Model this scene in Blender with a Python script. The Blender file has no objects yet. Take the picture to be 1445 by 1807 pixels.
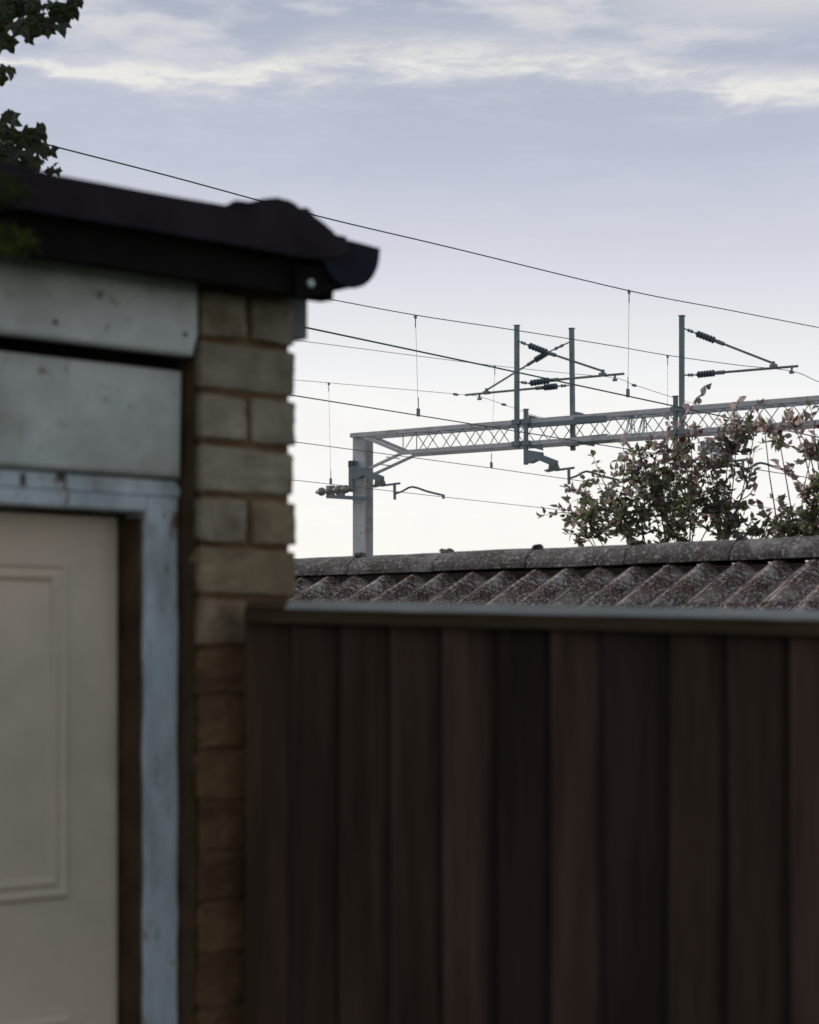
import bpy, bmesh, math, random
from mathutils import Vector, Matrix, Euler
random.seed(7)
R = math.radians
C = bpy.context.scene.collection
scene = bpy.context.scene

# ------------------------------------------------------------------ camera
EYE = 1.55
F, CX, YH = 3500.0, 722.5, 1150.0          # focal length, centre and horizon in photograph pixels
cam_d = bpy.data.cameras.new('camera'); cam = bpy.data.objects.new('camera', cam_d); C.objects.link(cam)
cam.location = (0, 0, EYE); cam.rotation_euler = (R(90), 0, 0)
cam_d.sensor_width = 36; cam_d.lens = F/1807*36
cam_d.shift_y = (YH-903.5)/1807
cam_d.clip_start = 0.05; cam_d.clip_end = 3000
cam_d.dof.use_dof = True; cam_d.dof.focus_distance = 17; cam_d.dof.aperture_fstop = 6.2
scene.camera = cam
scene.cycles.max_bounces = 5; scene.cycles.diffuse_bounces = 3; scene.cycles.transmission_bounces = 3
scene.render.resolution_x = 819; scene.render.resolution_y = 1024

# ------------------------------------------------------------------ sun and sky
SUN_DIR = Vector((-0.80, 0.60, 0)).normalized()
SUN_EL = R(21)
to_sun = Vector((SUN_DIR.x*math.cos(SUN_EL), SUN_DIR.y*math.cos(SUN_EL), math.sin(SUN_EL)))
sd = bpy.data.lights.new('sun', 'SUN'); sun = bpy.data.objects.new('sun', sd); C.objects.link(sun)
sd.energy = 2.4; sd.angle = R(7); sd.color = (1.0, 0.93, 0.84)
sun.rotation_euler = (-to_sun).to_track_quat('-Z', 'Y').to_euler(); sun.location = (-20, 0, 20)

world = bpy.data.worlds.new('World'); scene.world = world; world.use_nodes = True
wt = world.node_tree; wt.nodes.clear()
def wn(t, **k):
    n = wt.nodes.new(t)
    for a, b in k.items(): setattr(n, a, b)
    return n
def wl(a, b): wt.links.new(a, b)
def wm(op, a, b=None, c=None):
    n = wn('ShaderNodeMath', operation=op)
    for i, x in enumerate((a, b, c)):
        if x is None: continue
        if isinstance(x, (int, float)): n.inputs[i].default_value = x
        else: wl(x, n.inputs[i])
    return n.outputs[0]
def wramp(fac, stops, interp='LINEAR'):
    n = wn('ShaderNodeValToRGB'); n.color_ramp.interpolation = interp
    e = n.color_ramp.elements
    while len(e) < len(stops): e.new(0.5)
    for el, (p, c) in zip(e, stops):
        el.position = p; el.color = (*c, 1) if not isinstance(c, (int, float)) else (c, c, c, 1)
    wl(fac, n.inputs[0]); return n.outputs[0]
def wgauss(x): return wm('EXPONENT', wm('MULTIPLY', wm('MULTIPLY', x, x), -1.0))
tc = wn('ShaderNodeTexCoord'); sep = wn('ShaderNodeSeparateXYZ')
wl(tc.outputs['Generated'], sep.inputs[0])
X_, Y_, Z_ = sep.outputs
az = wm('ARCTAN2', X_, Y_)                   # 0 straight ahead, + to the right
el = wm('ARCSINE', Z_)                       # elevation in radians; frame shows 0 .. 0.32
eln = wm('DIVIDE', el, 1.5708)
grad = wramp(eln, [(0.0, (0.90, 0.87, 0.83)), (0.04, (0.90, 0.88, 0.86)), (0.082, (0.86, 0.85, 0.85)), (0.108, (0.70, 0.705, 0.75)), (0.13, (0.57, 0.58, 0.66)),
                   (0.155, (0.455, 0.475, 0.58)), (0.20, (0.36, 0.39, 0.49)), (0.4, (0.25, 0.31, 0.42)), (1.0, (0.18, 0.23, 0.34))])
sky = wn('ShaderNodeTexSky', sky_type='NISHITA'); sky.sun_disc = False
sky.sun_elevation = SUN_EL; sky.sun_rotation = math.atan2(to_sun.x, to_sun.y); sky.air_density = 1.2; sky.dust_density = 2.0
skm = wn('ShaderNodeMix', data_type='RGBA', blend_type='MULTIPLY'); skm.inputs[0].default_value = 1
wl(sky.outputs[0], skm.inputs[6]); skm.inputs[7].default_value = (0.09, 0.09, 0.09, 1)
mixs = wn('ShaderNodeMix', data_type='RGBA'); mixs.inputs[0].default_value = 0.88
wl(skm.outputs[2], mixs.inputs[6]); wl(grad, mixs.inputs[7])
# cloud coordinates: long thin streaks
cmb = wn('ShaderNodeCombineXYZ'); wl(wm('MULTIPLY', az, 5.0), cmb.inputs[0]); wl(wm('MULTIPLY', el, 20.0), cmb.inputs[1])
def wnoise(scale, detail, rough, vec, off=0.0, dist=0.0):
    mp = wn('ShaderNodeMapping'); mp.inputs['Location'].default_value = (off, off*1.7, off*.3)
    wl(vec, mp.inputs[0])
    n = wn('ShaderNodeTexNoise'); n.inputs['Scale'].default_value = scale; n.inputs['Detail'].default_value = detail
    n.inputs['Roughness'].default_value = rough; n.inputs['Distortion'].default_value = dist
    wl(mp.outputs[0], n.inputs[0]); return n.outputs[0]
n1 = wnoise(1.6, 6, 0.6, cmb.outputs[0], 3.1, 0.3)
n2 = wnoise(5.0, 5, 0.62, cmb.outputs[0], 8.4, 0.4)
# the long streak: its height follows the azimuth
azn = wm('ADD', wm('MULTIPLY', az, 2.0), 0.5)        # frame: 0.09 .. 0.91
def ele(py): return math.atan((YH-py)/F)
cen = wn('ShaderNodeFloatCurve'); wl(azn, cen.inputs['Value'])
cv = cen.mapping.curves[0]
pts = [(0.0, 128), (0.12, 132), (0.20, 134), (0.30, 138), (0.42, 104), (0.52, 100), (0.62, 112), (0.70, 116), (0.78, 148), (0.9, 172), (1.0, 180)]
for i, (x, py) in enumerate(pts):
    y = (ele(py)-0.25)/0.1
    if i == 0: cv.points[0].location = (x, y)
    elif i == len(pts)-1: cv.points[-1].location = (x, y)
    else: cv.points.new(x, y)
cen.mapping.update()
celev = wm('ADD', wm('MULTIPLY', cen.outputs[0], 0.1), 0.25)
wid = wn('ShaderNodeFloatCurve'); wl(azn, wid.inputs['Value'])
wc = wid.mapping.curves[0]
wp = [(0.0, .18), (0.15, .22), (0.28, .5), (0.34, .45), (0.42, .85), (0.55, .85), (0.68, .6), (0.8, .6), (1.0, .5)]
for i, (x, y) in enumerate(wp):
    if i == 0: wc.points[0].location = (x, y)
    elif i == len(wp)-1: wc.points[-1].location = (x, y)
    else: wc.points.new(x, y)
wid.mapping.update()
wd = wm('MULTIPLY', wid.outputs[0], 0.014)
jit = wm('MULTIPLY', wm('SUBTRACT', n2, 0.5), 0.022)
dist = wm('ABSOLUTE', wm('ADD', wm('SUBTRACT', el, celev), jit))
st = wgauss(wm('DIVIDE', dist, wd))
n3 = wnoise(13.0, 5, 0.65, cmb.outputs[0], 1.4, 0.5)
tex = wramp(wm('ADD', wm('MULTIPLY', n1, 0.40), wm('ADD', wm('MULTIPLY', n2, 0.40), wm('MULTIPLY', n3, 0.2))), [(0.0, 0.0), (0.36, 0.16), (0.64, 1.0), (1.0, 1.0)], 'EASE')
st = wm('MINIMUM', wm('MULTIPLY', wm('MULTIPLY', st, tex), 1.25), 1.0)
# a higher bank of cloud above it, thickening with height
up = wramp(wm('DIVIDE', el, 0.5), [(0.0, 0.0), (0.53, 0.0), (0.60, 0.6), (0.66, 0.85), (1.0, 0.7)], 'EASE')
cl = wramp(wm('ADD', wm('MULTIPLY', n1, 0.75), wm('MULTIPLY', n2, 0.30)), [(0.0, 0.0), (0.47, 0.0), (0.68, 1.0), (1.0, 1.0)], 'EASE')
bank = wm('MULTIPLY', up, cl)
rt = wramp(azn, [(0.0, 0.0), (0.60, 0.0), (0.86, 1.0), (1.0, 1.0)], 'EASE')
upr = wramp(wm('DIVIDE', el, 0.5), [(0.0, 0.0), (0.575, 0.0), (0.64, 0.85), (1.0, 0.3)], 'EASE')
bank = wm('MAXIMUM', bank, wm('MULTIPLY', wm('MULTIPLY', rt, upr), wm('ADD', .55, wm('MULTIPLY', n1, .6))))
cloud = wm('MINIMUM', wm('MAXIMUM', st, wm('MULTIPLY', bank, 0.85)), 1.0)
# very faint unevenness in the blue part
fv = wm('MULTIPLY', wm('SUBTRACT', wm('ADD', wm('MULTIPLY', n1, .6), wm('MULTIPLY', n2, .4)), 0.44), 0.9)
mxv = wn('ShaderNodeMix', data_type='RGBA'); wl(wm('MAXIMUM', fv, 0.0), mxv.inputs[0])
wl(mixs.outputs[2], mxv.inputs[6]); mxv.inputs[7].default_value = (0.66, 0.67, 0.73, 1)
mxc = wn('ShaderNodeMix', data_type='RGBA'); wl(wm('MULTIPLY', cloud, 0.72), mxc.inputs[0])
wl(mxv.outputs[2], mxc.inputs[6]); mxc.inputs[7].default_value = (0.80, 0.78, 0.705, 1)
glow = wramp(wm('ADD', 0.5, wm('MULTIPLY', wm('COSINE', az), 0.5)), [(0.0, 0.84), (0.5, 0.90), (0.93, 1.0), (1.0, 1.0)], 'EASE')
glm = wn('ShaderNodeMix', data_type='RGBA', blend_type='MULTIPLY'); glm.inputs[0].default_value = 1
wl(mxc.outputs[2], glm.inputs[6]); wl(glow, glm.inputs[7])
bg = wn('ShaderNodeBackground'); wl(glm.outputs[2], bg.inputs[0]); bg.inputs[1].default_value = 1.0
wo = wn('ShaderNodeOutputWorld'); wl(bg.outputs[0], wo.inputs[0])

scene.view_settings.view_transform = 'Standard'; scene.view_settings.look = 'None'
scene.view_settings.exposure = 0.22; scene.view_settings.gamma = 1.0; scene.view_settings.use_curve_mapping = False

# ------------------------------------------------------------------ helpers
class Frame:
    """a vertical work plane: local x runs along it, local y away from the viewer, z up"""
    def __init__(s, px, Y, ang):
        s.P = Vector(((px-CX)/F*Y, Y)); s.a = ang
        s.d = Vector((math.cos(ang), math.sin(ang))); s.m = Vector((-math.sin(ang), math.cos(ang)))
    def sz(s, px, py, e=0.0):
        k = (px-CX)/F
        A = s.P.x+e*s.m.x; B = s.P.y+e*s.m.y
        t = (k*B-A)/(s.d.x-k*s.d.y)
        Y = B+t*s.d.y
        return t, EYE+(YH-py)/F*Y
    def pt(s, px, py, e=0.0):
        t, z = s.sz(px, py, e); return Vector((t, e, z))
    def ez(s, px, py, u):                    # point in the plane x = u
        k = (px-CX)/F
        A = s.P.x+u*s.d.x; B = s.P.y+u*s.d.y
        e = (k*B-A)/(s.m.x-k*s.m.y)
        return Vector((u, e, EYE+(YH-py)/F*(B+e*s.m.y)))
    def root(s, name, **k):
        o = bpy.data.objects.new(name, None); C.objects.link(o); o.empty_display_size = .3
        o.location = (s.P.x, s.P.y, 0); o.rotation_euler = (0, 0, s.a); props(o, **k); return o

def props(o, label=None, cat=None, group=None, kind=None):
    if label: o['label'] = label
    if cat: o['category'] = cat
    if group: o['group'] = group
    if kind: o['kind'] = kind
def finish(name, bm, mat, parent=None, smooth=False, **k):
    me = bpy.data.meshes.new(name)
    bmesh.ops.recalc_face_normals(bm, faces=bm.faces)
    bm.to_mesh(me); bm.free()
    for m in (mat if isinstance(mat, (list, tuple)) else [mat]): me.materials.append(m)
    if smooth:
        for p in me.polygons: p.use_smooth = True
    o = bpy.data.objects.new(name, me); C.objects.link(o)
    if parent: o.parent = parent
    props(o, **k); return o
def inst(name, me, parent, M, **k):
    o = bpy.data.objects.new(name, me); C.objects.link(o); o.parent = parent; o.matrix_basis = M
    props(o, **k); return o
def bx(bm, x0, x1, y0, y1, z0, z1, bev=0.0, jit=0.0):
    vs = [bm.verts.new((x+random.uniform(-jit, jit), y+random.uniform(-jit, jit), z+random.uniform(-jit, jit)))
          for z in (z0, z1) for (x, y) in ((x0, y0), (x1, y0), (x1, y1), (x0, y1))]
    f = [(0,1,2,3), (4,7,6,5), (0,4,5,1), (1,5,6,2), (2,6,7,3), (3,7,4,0)]
    fs = [bm.faces.new([vs[i] for i in q]) for q in f]
    if bev:
        es = {e for q in fs for e in q.edges}
        bmesh.ops.bevel(bm, geom=list(es), offset=bev, segments=2, affect='EDGES', profile=.6)
    return fs
def quadbox(bm, a, b, w, h, up=Vector((0, 0, 1))):
    """rectangular bar from a to b"""
    a = Vector(a); b = Vector(b); t = (b-a).normalized()
    s = t.cross(up)
    if s.length < 1e-4: s = t.cross(Vector((1, 0, 0)))
    s.normalize(); n = s.cross(t).normalized()
    vs = [bm.verts.new(p+s*sx*w/2+n*sn*h/2) for p in (a, b) for sx, sn in ((-1,-1), (1,-1), (1,1), (-1,1))]
    for q in ((3,2,1,0), (4,5,6,7), (0,1,5,4), (1,2,6,5), (2,3,7,6), (3,0,4,7)): bm.faces.new([vs[i] for i in q])
def tube(bm, pts, r, seg=8, cap=True):
    pts = [Vector(p) for p in pts]; rings = []
    rs = r if isinstance(r, (list, tuple)) else [r]*len(pts)
    prev = None
    for i, p in enumerate(pts):
        t = (pts[min(i+1, len(pts)-1)]-pts[max(i-1, 0)]).normalized()
        ref = prev if prev else (Vector((0, 0, 1)) if abs(t.z) < .9 else Vector((1, 0, 0)))
        s = t.cross(ref).normalized(); n = s.cross(t).normalized(); prev = n
        rings.append([bm.verts.new(p+(s*math.cos(2*math.pi*k/seg)+n*math.sin(2*math.pi*k/seg))*rs[i]) for k in range(seg)])
    for a, b in zip(rings, rings[1:]):
        for k in range(seg): bm.faces.new((a[k], a[(k+1) % seg], b[(k+1) % seg], b[k]))
    if cap:
        bm.faces.new(list(reversed(rings[0]))); bm.faces.new(rings[-1])
def lathe(bm, a, b, prof, seg=12):
    """prof: (fraction along a-b, radius)"""
    a = Vector(a); b = Vector(b)
    tube(bm, [a.lerp(b, f) for f, r in prof], [r for f, r in prof], seg)
def prism(bm, poly, y0, y1):
    """poly in (x, z), pushed from y0 to y1"""
    A = [bm.verts.new((x, y0, z)) for x, z in poly]; B = [bm.verts.new((x, y1, z)) for x, z in poly]
    n = len(poly)
    bm.faces.new(A); bm.faces.new(list(reversed(B)))
    for i in range(n): bm.faces.new((A[i], B[i], B[(i+1) % n], A[(i+1) % n]))

# ------------------------------------------------------------------ materials
def mat(name, c1, c2, scale=8, rough=.8, bump=.3, stretch=(1,1,1), detail=6, c3=None, s3=3, t3=(.55,.7), spots=None, rnd=0.0, metal=0.0, lo=.35, hi=.65, bscale=None, coord='Object', bdist=.004):
    m = bpy.data.materials.new(name); m.use_nodes = True; nt = m.node_tree; N = nt.nodes; L = nt.links
    b = N['Principled BSDF']; b.inputs['Roughness'].default_value = rough; b.inputs['Metallic'].default_value = metal; b.inputs['Specular IOR Level'].default_value = .5 if rough < .7 else .12
    tcn = N.new('ShaderNodeTexCoord'); mp = N.new('ShaderNodeMapping'); mp.inputs['Scale'].default_value = stretch
    L.new(tcn.outputs[coord], mp.inputs[0])
    def noise(sc, dt=detail, off=0, rg=.6):
        n = N.new('ShaderNodeTexNoise'); n.noise_dimensions = '4D'; n.inputs['W'].default_value = off
        n.inputs['Scale'].default_value = sc; n.inputs['Detail'].default_value = dt; n.inputs['Roughness'].default_value = rg
        L.new(mp.outputs[0], n.inputs['Vector']); return n
    def ramp(src, a, c):
        r = N.new('ShaderNodeValToRGB'); r.color_ramp.elements[0].position = a; r.color_ramp.elements[1].position = c
        L.new(src, r.inputs[0]); return r.outputs[0]
    def mix(f, a, c):
        x = N.new('ShaderNodeMix'); x.data_type = 'RGBA'
        L.new(f, x.inputs[0])
        for i, v in ((6, a), (7, c)):
            if isinstance(v, tuple): x.inputs[i].default_value = (*v, 1)
            else: L.new(v, x.inputs[i])
        return x.outputs[2]
    base = noise(scale)
    if rnd:
        oi = N.new('ShaderNodeObjectInfo'); mw = N.new('ShaderNodeMath'); mw.operation = 'MULTIPLY'; mw.inputs[1].default_value = 37
        L.new(oi.outputs['Random'], mw.inputs[0]); L.new(mw.outputs[0], base.inputs['W'])
    col = mix(ramp(base.outputs[0], lo, hi), c1, c2)
    if c3: col = mix(ramp(noise(s3, off=5.3).outputs[0], *t3), col, c3)
    if spots:                                        # (colour, scale, lo, hi)
        for sp in (spots if isinstance(spots, list) else [spots]):
            col = mix(ramp(noise(sp[1], 3, 9.1+sp[1], .75).outputs[0], sp[2], sp[3]), col, sp[0])
    if rnd:
        hv = N.new('ShaderNodeHueSaturation'); mr = N.new('ShaderNodeMapRange')
        L.new(oi.outputs['Random'], mr.inputs[0]); mr.inputs[3].default_value = 1-rnd; mr.inputs[4].default_value = 1+rnd
        L.new(mr.outputs[0], hv.inputs['Value']); L.new(col, hv.inputs['Color']); col = hv.outputs[0]
    L.new(col, b.inputs['Base Color'])
    if bump:
        bn = N.new('ShaderNodeBump'); bn.inputs['Strength'].default_value = bump; bn.inputs['Distance'].default_value = bdist
        L.new(noise(bscale or scale*3, 6, 2.2).outputs[0], bn.inputs['Height']); L.new(bn.outputs[0], b.inputs['Normal'])
    return m

M = {}
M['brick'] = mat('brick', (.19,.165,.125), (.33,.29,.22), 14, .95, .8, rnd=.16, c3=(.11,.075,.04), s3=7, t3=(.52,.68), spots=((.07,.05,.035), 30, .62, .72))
M['brick2'] = mat('brown_shaded_brick', (.095,.058,.030), (.185,.118,.062), 14, .95, .8, rnd=.2, c3=(.08,.05,.03), s3=7, t3=(.5,.7), spots=((.05,.035,.025), 30, .62, .72))  # browner brick, with the shade of the lower courses put into its colour
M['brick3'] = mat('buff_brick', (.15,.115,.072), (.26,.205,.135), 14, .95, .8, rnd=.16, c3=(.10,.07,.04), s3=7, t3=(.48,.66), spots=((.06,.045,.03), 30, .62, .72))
M['mortar'] = mat('mortar', (.11,.066,.034), (.18,.118,.066), 20, .98, .8)
M['fascia'] = mat('fascia_paint', (.44,.495,.49), (.64,.68,.66), 7, .65, .35, c3=(.30,.32,.28), s3=5, t3=(.45,.7), spots=[((.14,.085,.045), 12, .645, .72), ((.26,.25,.20), 40, .58, .75)])
M['frame'] = mat('frame_paint', (.40,.50,.55), (.55,.63,.67), 6, .6, .3, stretch=(2,2,.8), c3=(.27,.31,.32), s3=7, t3=(.45,.65), spots=[((.16,.075,.045), 16, .60, .68), ((.12,.08,.05), 45, .62, .70)])
M['door'] = mat('door_paint', (.62,.515,.41), (.72,.61,.50), 2.2, .55, .12, c3=(.50,.46,.37), s3=5, t3=(.45,.75), spots=[((.17,.09,.055), 11, .74, .82), ((.42,.36,.28), 30, .6, .85)])
M['felt'] = mat('roofing_felt', (.020,.017,.021), (.034,.029,.034), 12, .95, .5)
M['felt_edge'] = mat('weathered_felt', (.016,.013,.020), (.034,.028,.038), 9, .9, .6)
M['tarboard'] = mat('tarred_board', (.007,.006,.006), (.013,.011,.010), 9, .95, .5)
M['gutter'] = mat('gutter_plastic', (.010,.013,.024), (.018,.023,.036), 8, .8, .1)
M['trim'] = mat('grey_trim_paint', (.12,.14,.15), (.24,.26,.26), 14, .7, .3, c3=(.05,.04,.035), s3=10, t3=(.45,.6))
M['return_brown'] = mat('dark_return_brown', (.050,.031,.018), (.105,.068,.040), 14, .95, .6)  # brown carrying the pier return's shade; also used for the reveal strip
M['moss'] = mat('moss', (.05,.065,.012), (.13,.16,.03), 40, 1, 1, bdist=.01)
M['tile'] = mat('lichened_concrete_tile', (.034,.015,.011), (.115,.062,.046), 22, .95, .8, rnd=.16, c3=(.20,.15,.12), s3=9, t3=(.48,.75),
                spots=[((.33,.28,.24), 5.5, .53, .70), ((.42,.40,.37), 85, .54, .62), ((.75,.73,.70), 120, .575, .63), ((.02,.013,.012), 40, .63, .72)], bdist=.006)
M['ridge'] = mat('lichened_ridge_tile', (.085,.075,.075), (.155,.135,.13), 18, .95, .8, rnd=.12, c3=(.09,.062,.055), s3=8, t3=(.45,.7),
                spots=[((.26,.25,.24), 6, .53, .70), ((.42,.43,.42), 95, .55, .63), ((.03,.026,.025), 11, .62, .7), ((.045,.04,.04), 34, .62, .72), ((.46,.46,.44), 110, .66, .70)], bdist=.006)
M['bedding'] = mat('ridge_mortar', (.04,.032,.028), (.08,.065,.055), 20, 1, .8)
M['board'] = mat('creosoted_board', (.044,.0275,.019), (.074,.049,.036), 12, .85, .5, stretch=(5,5,.35), rnd=.30, c3=(.026,.016,.011), s3=1.6, t3=(.5,.68), spots=((.008,.005,.004), 5.0, .74, .78), bscale=14)
M['rail'] = mat('rail_wood', (.052,.034,.020), (.085,.058,.036), 5, .85, .5, stretch=(.6,8,8), c3=(.04,.03,.022), s3=4, t3=(.5,.75))
M['capping'] = mat('weathered_capping', (.25,.265,.25), (.36,.37,.35), 9, .8, .4, stretch=(.6,3,3), c3=(.2,.22,.21), s3=5, t3=(.5,.75))
M['galv'] = mat('hazed_galvanised_steel', (.52,.52,.53), (.64,.64,.645), 3, .6, .1, c3=(.16,.13,.11), s3=5, t3=(.55,.8), spots=((.12,.11,.1), 12, .6, .75))  # galvanised grey, lightened further so distance haze sits in the colour
M['steel'] = mat('hazed_dark_steel', (.16,.21,.235), (.23,.27,.29), 4, .6, .1, spots=((.15,.14,.13), 8, .62, .75))  # lifted bluish tone, distance haze put into the colour
M['tubes'] = mat('weathered_tube', (.12,.15,.145), (.22,.22,.19), 6, .55, 0)
M['insul'] = mat('insulator_glaze', (.05,.085,.11), (.08,.12,.15), 8, .35, 0)
M['copper'] = mat('copper_wire', (.05,.12,.115), (.09,.15,.14), 2, .6, 0)
M['thinwire'] = mat('thin_wire', (.22,.23,.22), (.28,.28,.26), 2, .6, 0)
M['tan'] = mat('tan_resin_insulator', (.17,.17,.155), (.30,.28,.24), 8, .5, 0)
def leafmat(name, c1, c2, tr=.35):
    m = mat(name, c1, c2, 30, .55, 0, rnd=.25, lo=.3, hi=.7)
    nt = m.node_tree; b = nt.nodes['Principled BSDF']; out = nt.nodes['Material Output']
    t = nt.nodes.new('ShaderNodeBsdfTranslucent'); mx = nt.nodes.new('ShaderNodeMixShader'); mx.inputs[0].default_value = tr
    src = b.inputs['Base Color'].links[0].from_socket
    nt.links.new(src, t.inputs[0]); nt.links.new(b.outputs[0], mx.inputs[1]); nt.links.new(t.outputs[0], mx.inputs[2])
    nt.links.new(mx.outputs[0], out.inputs[0]); return m
M['lf_green'] = leafmat('dark_green_leaf', (.11,.145,.065), (.21,.245,.13), .55)
M['lf_purple'] = leafmat('purple_leaf', (.27,.20,.205), (.42,.32,.33), .55)
M['lf_pink'] = leafmat('pinkish_leaf', (.55,.40,.36), (.75,.57,.52), .45)
M['lf_red'] = leafmat('red_leaf', (.10,.018,.018), (.16,.035,.03), .35)
M['lf_tree'] = leafmat('tree_leaf', (.022,.036,.015), (.05,.07,.028), .35)
M['lf_tree2'] = leafmat('young_tree_leaf', (.045,.07,.04), (.07,.10,.055), .3)
M['bark'] = mat('bark', (.05,.04,.035), (.10,.08,.07), 20, .95, .5)
M['grass'] = mat('grass_ground', (.035,.045,.02), (.06,.07,.03), 3, 1, .6, c3=(.08,.06,.04), s3=.6)
M['ballast'] = mat('ballast', (.12,.11,.10), (.2,.18,.16), 12, 1, .8)
M['rail_steel'] = mat('rail_steel', (.09,.06,.045), (.14,.1,.08), 6, .6, .1, metal=.3)
M['sleeper'] = mat('sleeper_concrete', (.2,.19,.18), (.28,.27,.25), 9, .95, .3)
M['render'] = mat('outhouse_wall', (.16,.14,.12), (.22,.19,.16), 7, .95, .5)
M['patio'] = mat('patio_concrete', (.05,.045,.04), (.08,.072,.062), 4, .95, .4)

# ------------------------------------------------------------------ ground
bm = bmesh.new(); bmesh.ops.create_grid(bm, x_segments=1, y_segments=1, size=1500)
o = finish('ground', bm, M['grass'], kind='structure')
bm = bmesh.new(); bx(bm, -3, 3.4, -3.0, 2.1, -.02, .03); finish('patio', bm, M['patio'], kind='structure')

# ------------------------------------------------------------------ garage
GA = math.atan(3500/3927)
G = Frame(520, 3.02, GA)
g = G.root('garage', label='old garage with pale painted door and boards beside a brick pier under a dark roof', cat='garage')
COURSE = .0757
z_joint = G.sz(355, 1053)[1]
sL = G.sz(353, 900)[0]; sSplit = G.sz(440, 900)[0]
k0 = int(z_joint/COURSE); zb = z_joint-k0*COURSE
ztopb = G.sz(440, 470)[1]
# brick wall core (mortar), bricks, then the masonry returning back along the side
wall = None
bm = bmesh.new(); bx(bm, sL+.006, -.007, .007, .215, 0, ztopb+.01); wall = finish('pier_mortar', bm, M['mortar'], g)
brick_meshes = {}
def brick(par, s0, s1, e0, e1, z0, z1, top=False):
    bm = bmesh.new(); bx(bm, s0, s1, e0, e1, z0, z1, bev=.0045, jit=.0022)
    long = [e for e in bm.edges if e.calc_length() > .05]
    bmesh.ops.subdivide_edges(bm, edges=long, cuts=4, use_grid_fill=True)
    for v in bm.verts:
        if random.random() < .8: v.co += Vector((random.uniform(-1, 1), random.uniform(-.6, 1), random.uniform(-1, 1)))*.0016
    return finish('brick', bm, M['brick2'] if z1 < z_joint-.05 else (M['brick3'] if z1 < z_joint+.10 or random.random() < .15 else M['brick']), par, smooth=False)  # lower courses take the brown with painted-in shade; buff eases the step
n = 0; z = zb
while z < ztopb:
    full = (n-k0) % 2 == 0          # single stretcher in the course whose foot is the measured joint + even
    z0, z1 = z+.006, z+COURSE-.005
    j = random.uniform(-.002, .002)
    e = random.uniform(-.0015, .0015)
    # course k0 (foot at the measured joint y=1053) is a single one
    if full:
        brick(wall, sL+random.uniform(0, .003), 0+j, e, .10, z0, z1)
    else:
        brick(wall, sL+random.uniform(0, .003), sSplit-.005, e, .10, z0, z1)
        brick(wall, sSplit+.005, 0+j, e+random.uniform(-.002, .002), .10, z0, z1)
    z += COURSE; n += 1
# side and back walls, plain masonry with courses too far round the corner to be seen
bm = bmesh.new(); bx(bm, -.215, -.012, .22, 4.2, 0, ztopb); bx(bm, -3.2, -.215, 3.99, 4.2, 0, ztopb); bx(bm, -3.2, -3.0, .22, 3.99, 0, ztopb)
finish('side_wall', bm, M['brick'], g)
# left pier
zt = ztopb
bm = bmesh.new(); bx(bm, -3.2, -2.95, .0, .215, 0, zt); finish('side_wall', bm, M['brick'], g)

EF = .046                                   # frame face
ED = EF+.055                                # door face
# top fascia board, standing level with the pier face
s_r, _ = G.sz(350, 600, -.004)
z_fb = G.sz(350, 628, -.004)[1]; z_ft = G.sz(350, 455, -.004)[1]
bm = bmesh.new()
prism(bm, [(-3.15, z_fb), (s_r-.010, z_fb), (s_r, z_fb+.03), (s_r, z_ft), (-3.15, z_ft)], -.004, .022)
bmesh.ops.bevel(bm, geom=[e for e in bm.edges if abs(e.verts[0].co.y-e.verts[1].co.y) < 1e-4 and e.verts[0].co.y < 0], offset=.003, segments=2, affect='EDGES')
fb = finish('fascia_board', bm, M['fascia'], g)
for px, py in ((327, 590), (98, 568)):
    c = G.pt(px, py, -.004); bm = bmesh.new(); lathe(bm, c+Vector((0, .004, 0)), c-Vector((0, .002, 0)), [(0, .004), (.8, .004), (1, .002)], 8)
    finish('nail_head', bm, M['bark'], fb)
# second board over the door, set back
s2, z2t = G.sz(325, 648, .030); z2b = G.sz(320, 843, .030)[1]
z2t = z_fb-.019
bm = bmesh.new()
prism(bm, [(-3.0, z2b), (s2-.003, z2b), (s2, z2t), (-3.0, z2t)], .034, .06)
bmesh.ops.bevel(bm, geom=[e for e in bm.edges if abs(e.verts[0].co.y-e.verts[1].co.y) < 1e-4 and e.verts[0].co.y < .04], offset=.004, segments=2, affect='EDGES')
lb = finish('lintel_board', bm, M['fascia'], g)
# backing above the door
bm = bmesh.new(); bx(bm, -3.0, sL-.002, .062, .20, z2b-.003, ztopb-.003); finish('lintel', bm, M['tarboard'], g)
# frame: head (two strips) and jamb
s_j0 = G.sz(256, 1000, EF)[0]; s_j1 = G.sz(316, 1000, EF)[0]
z_h1 = z2b-.004; z_h0 = G.sz(255, 903, EF)[1]; zm = z_h0+(z_h1-z_h0)*.48
fr = bpy.data.objects.new('door_frame', None); C.objects.link(fr); fr.parent = g
bm = bmesh.new()
prism(bm, [(-2.93, zm+.002), (s_j1, zm+.002), (s_j1+.001, z_h1-.012), (s_j1-.006, z_h1), (-2.93, z_h1)], EF, EF+.055)
finish('head_board', bm, M['frame'], fr)
bm = bmesh.new(); bx(bm, -2.93, s_j0-.001, EF-.006, EF+.052, z_h0, zm, bev=.003)
finish('head_bead', bm, M['frame'], fr)
bm = bmesh.new(); 
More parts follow.
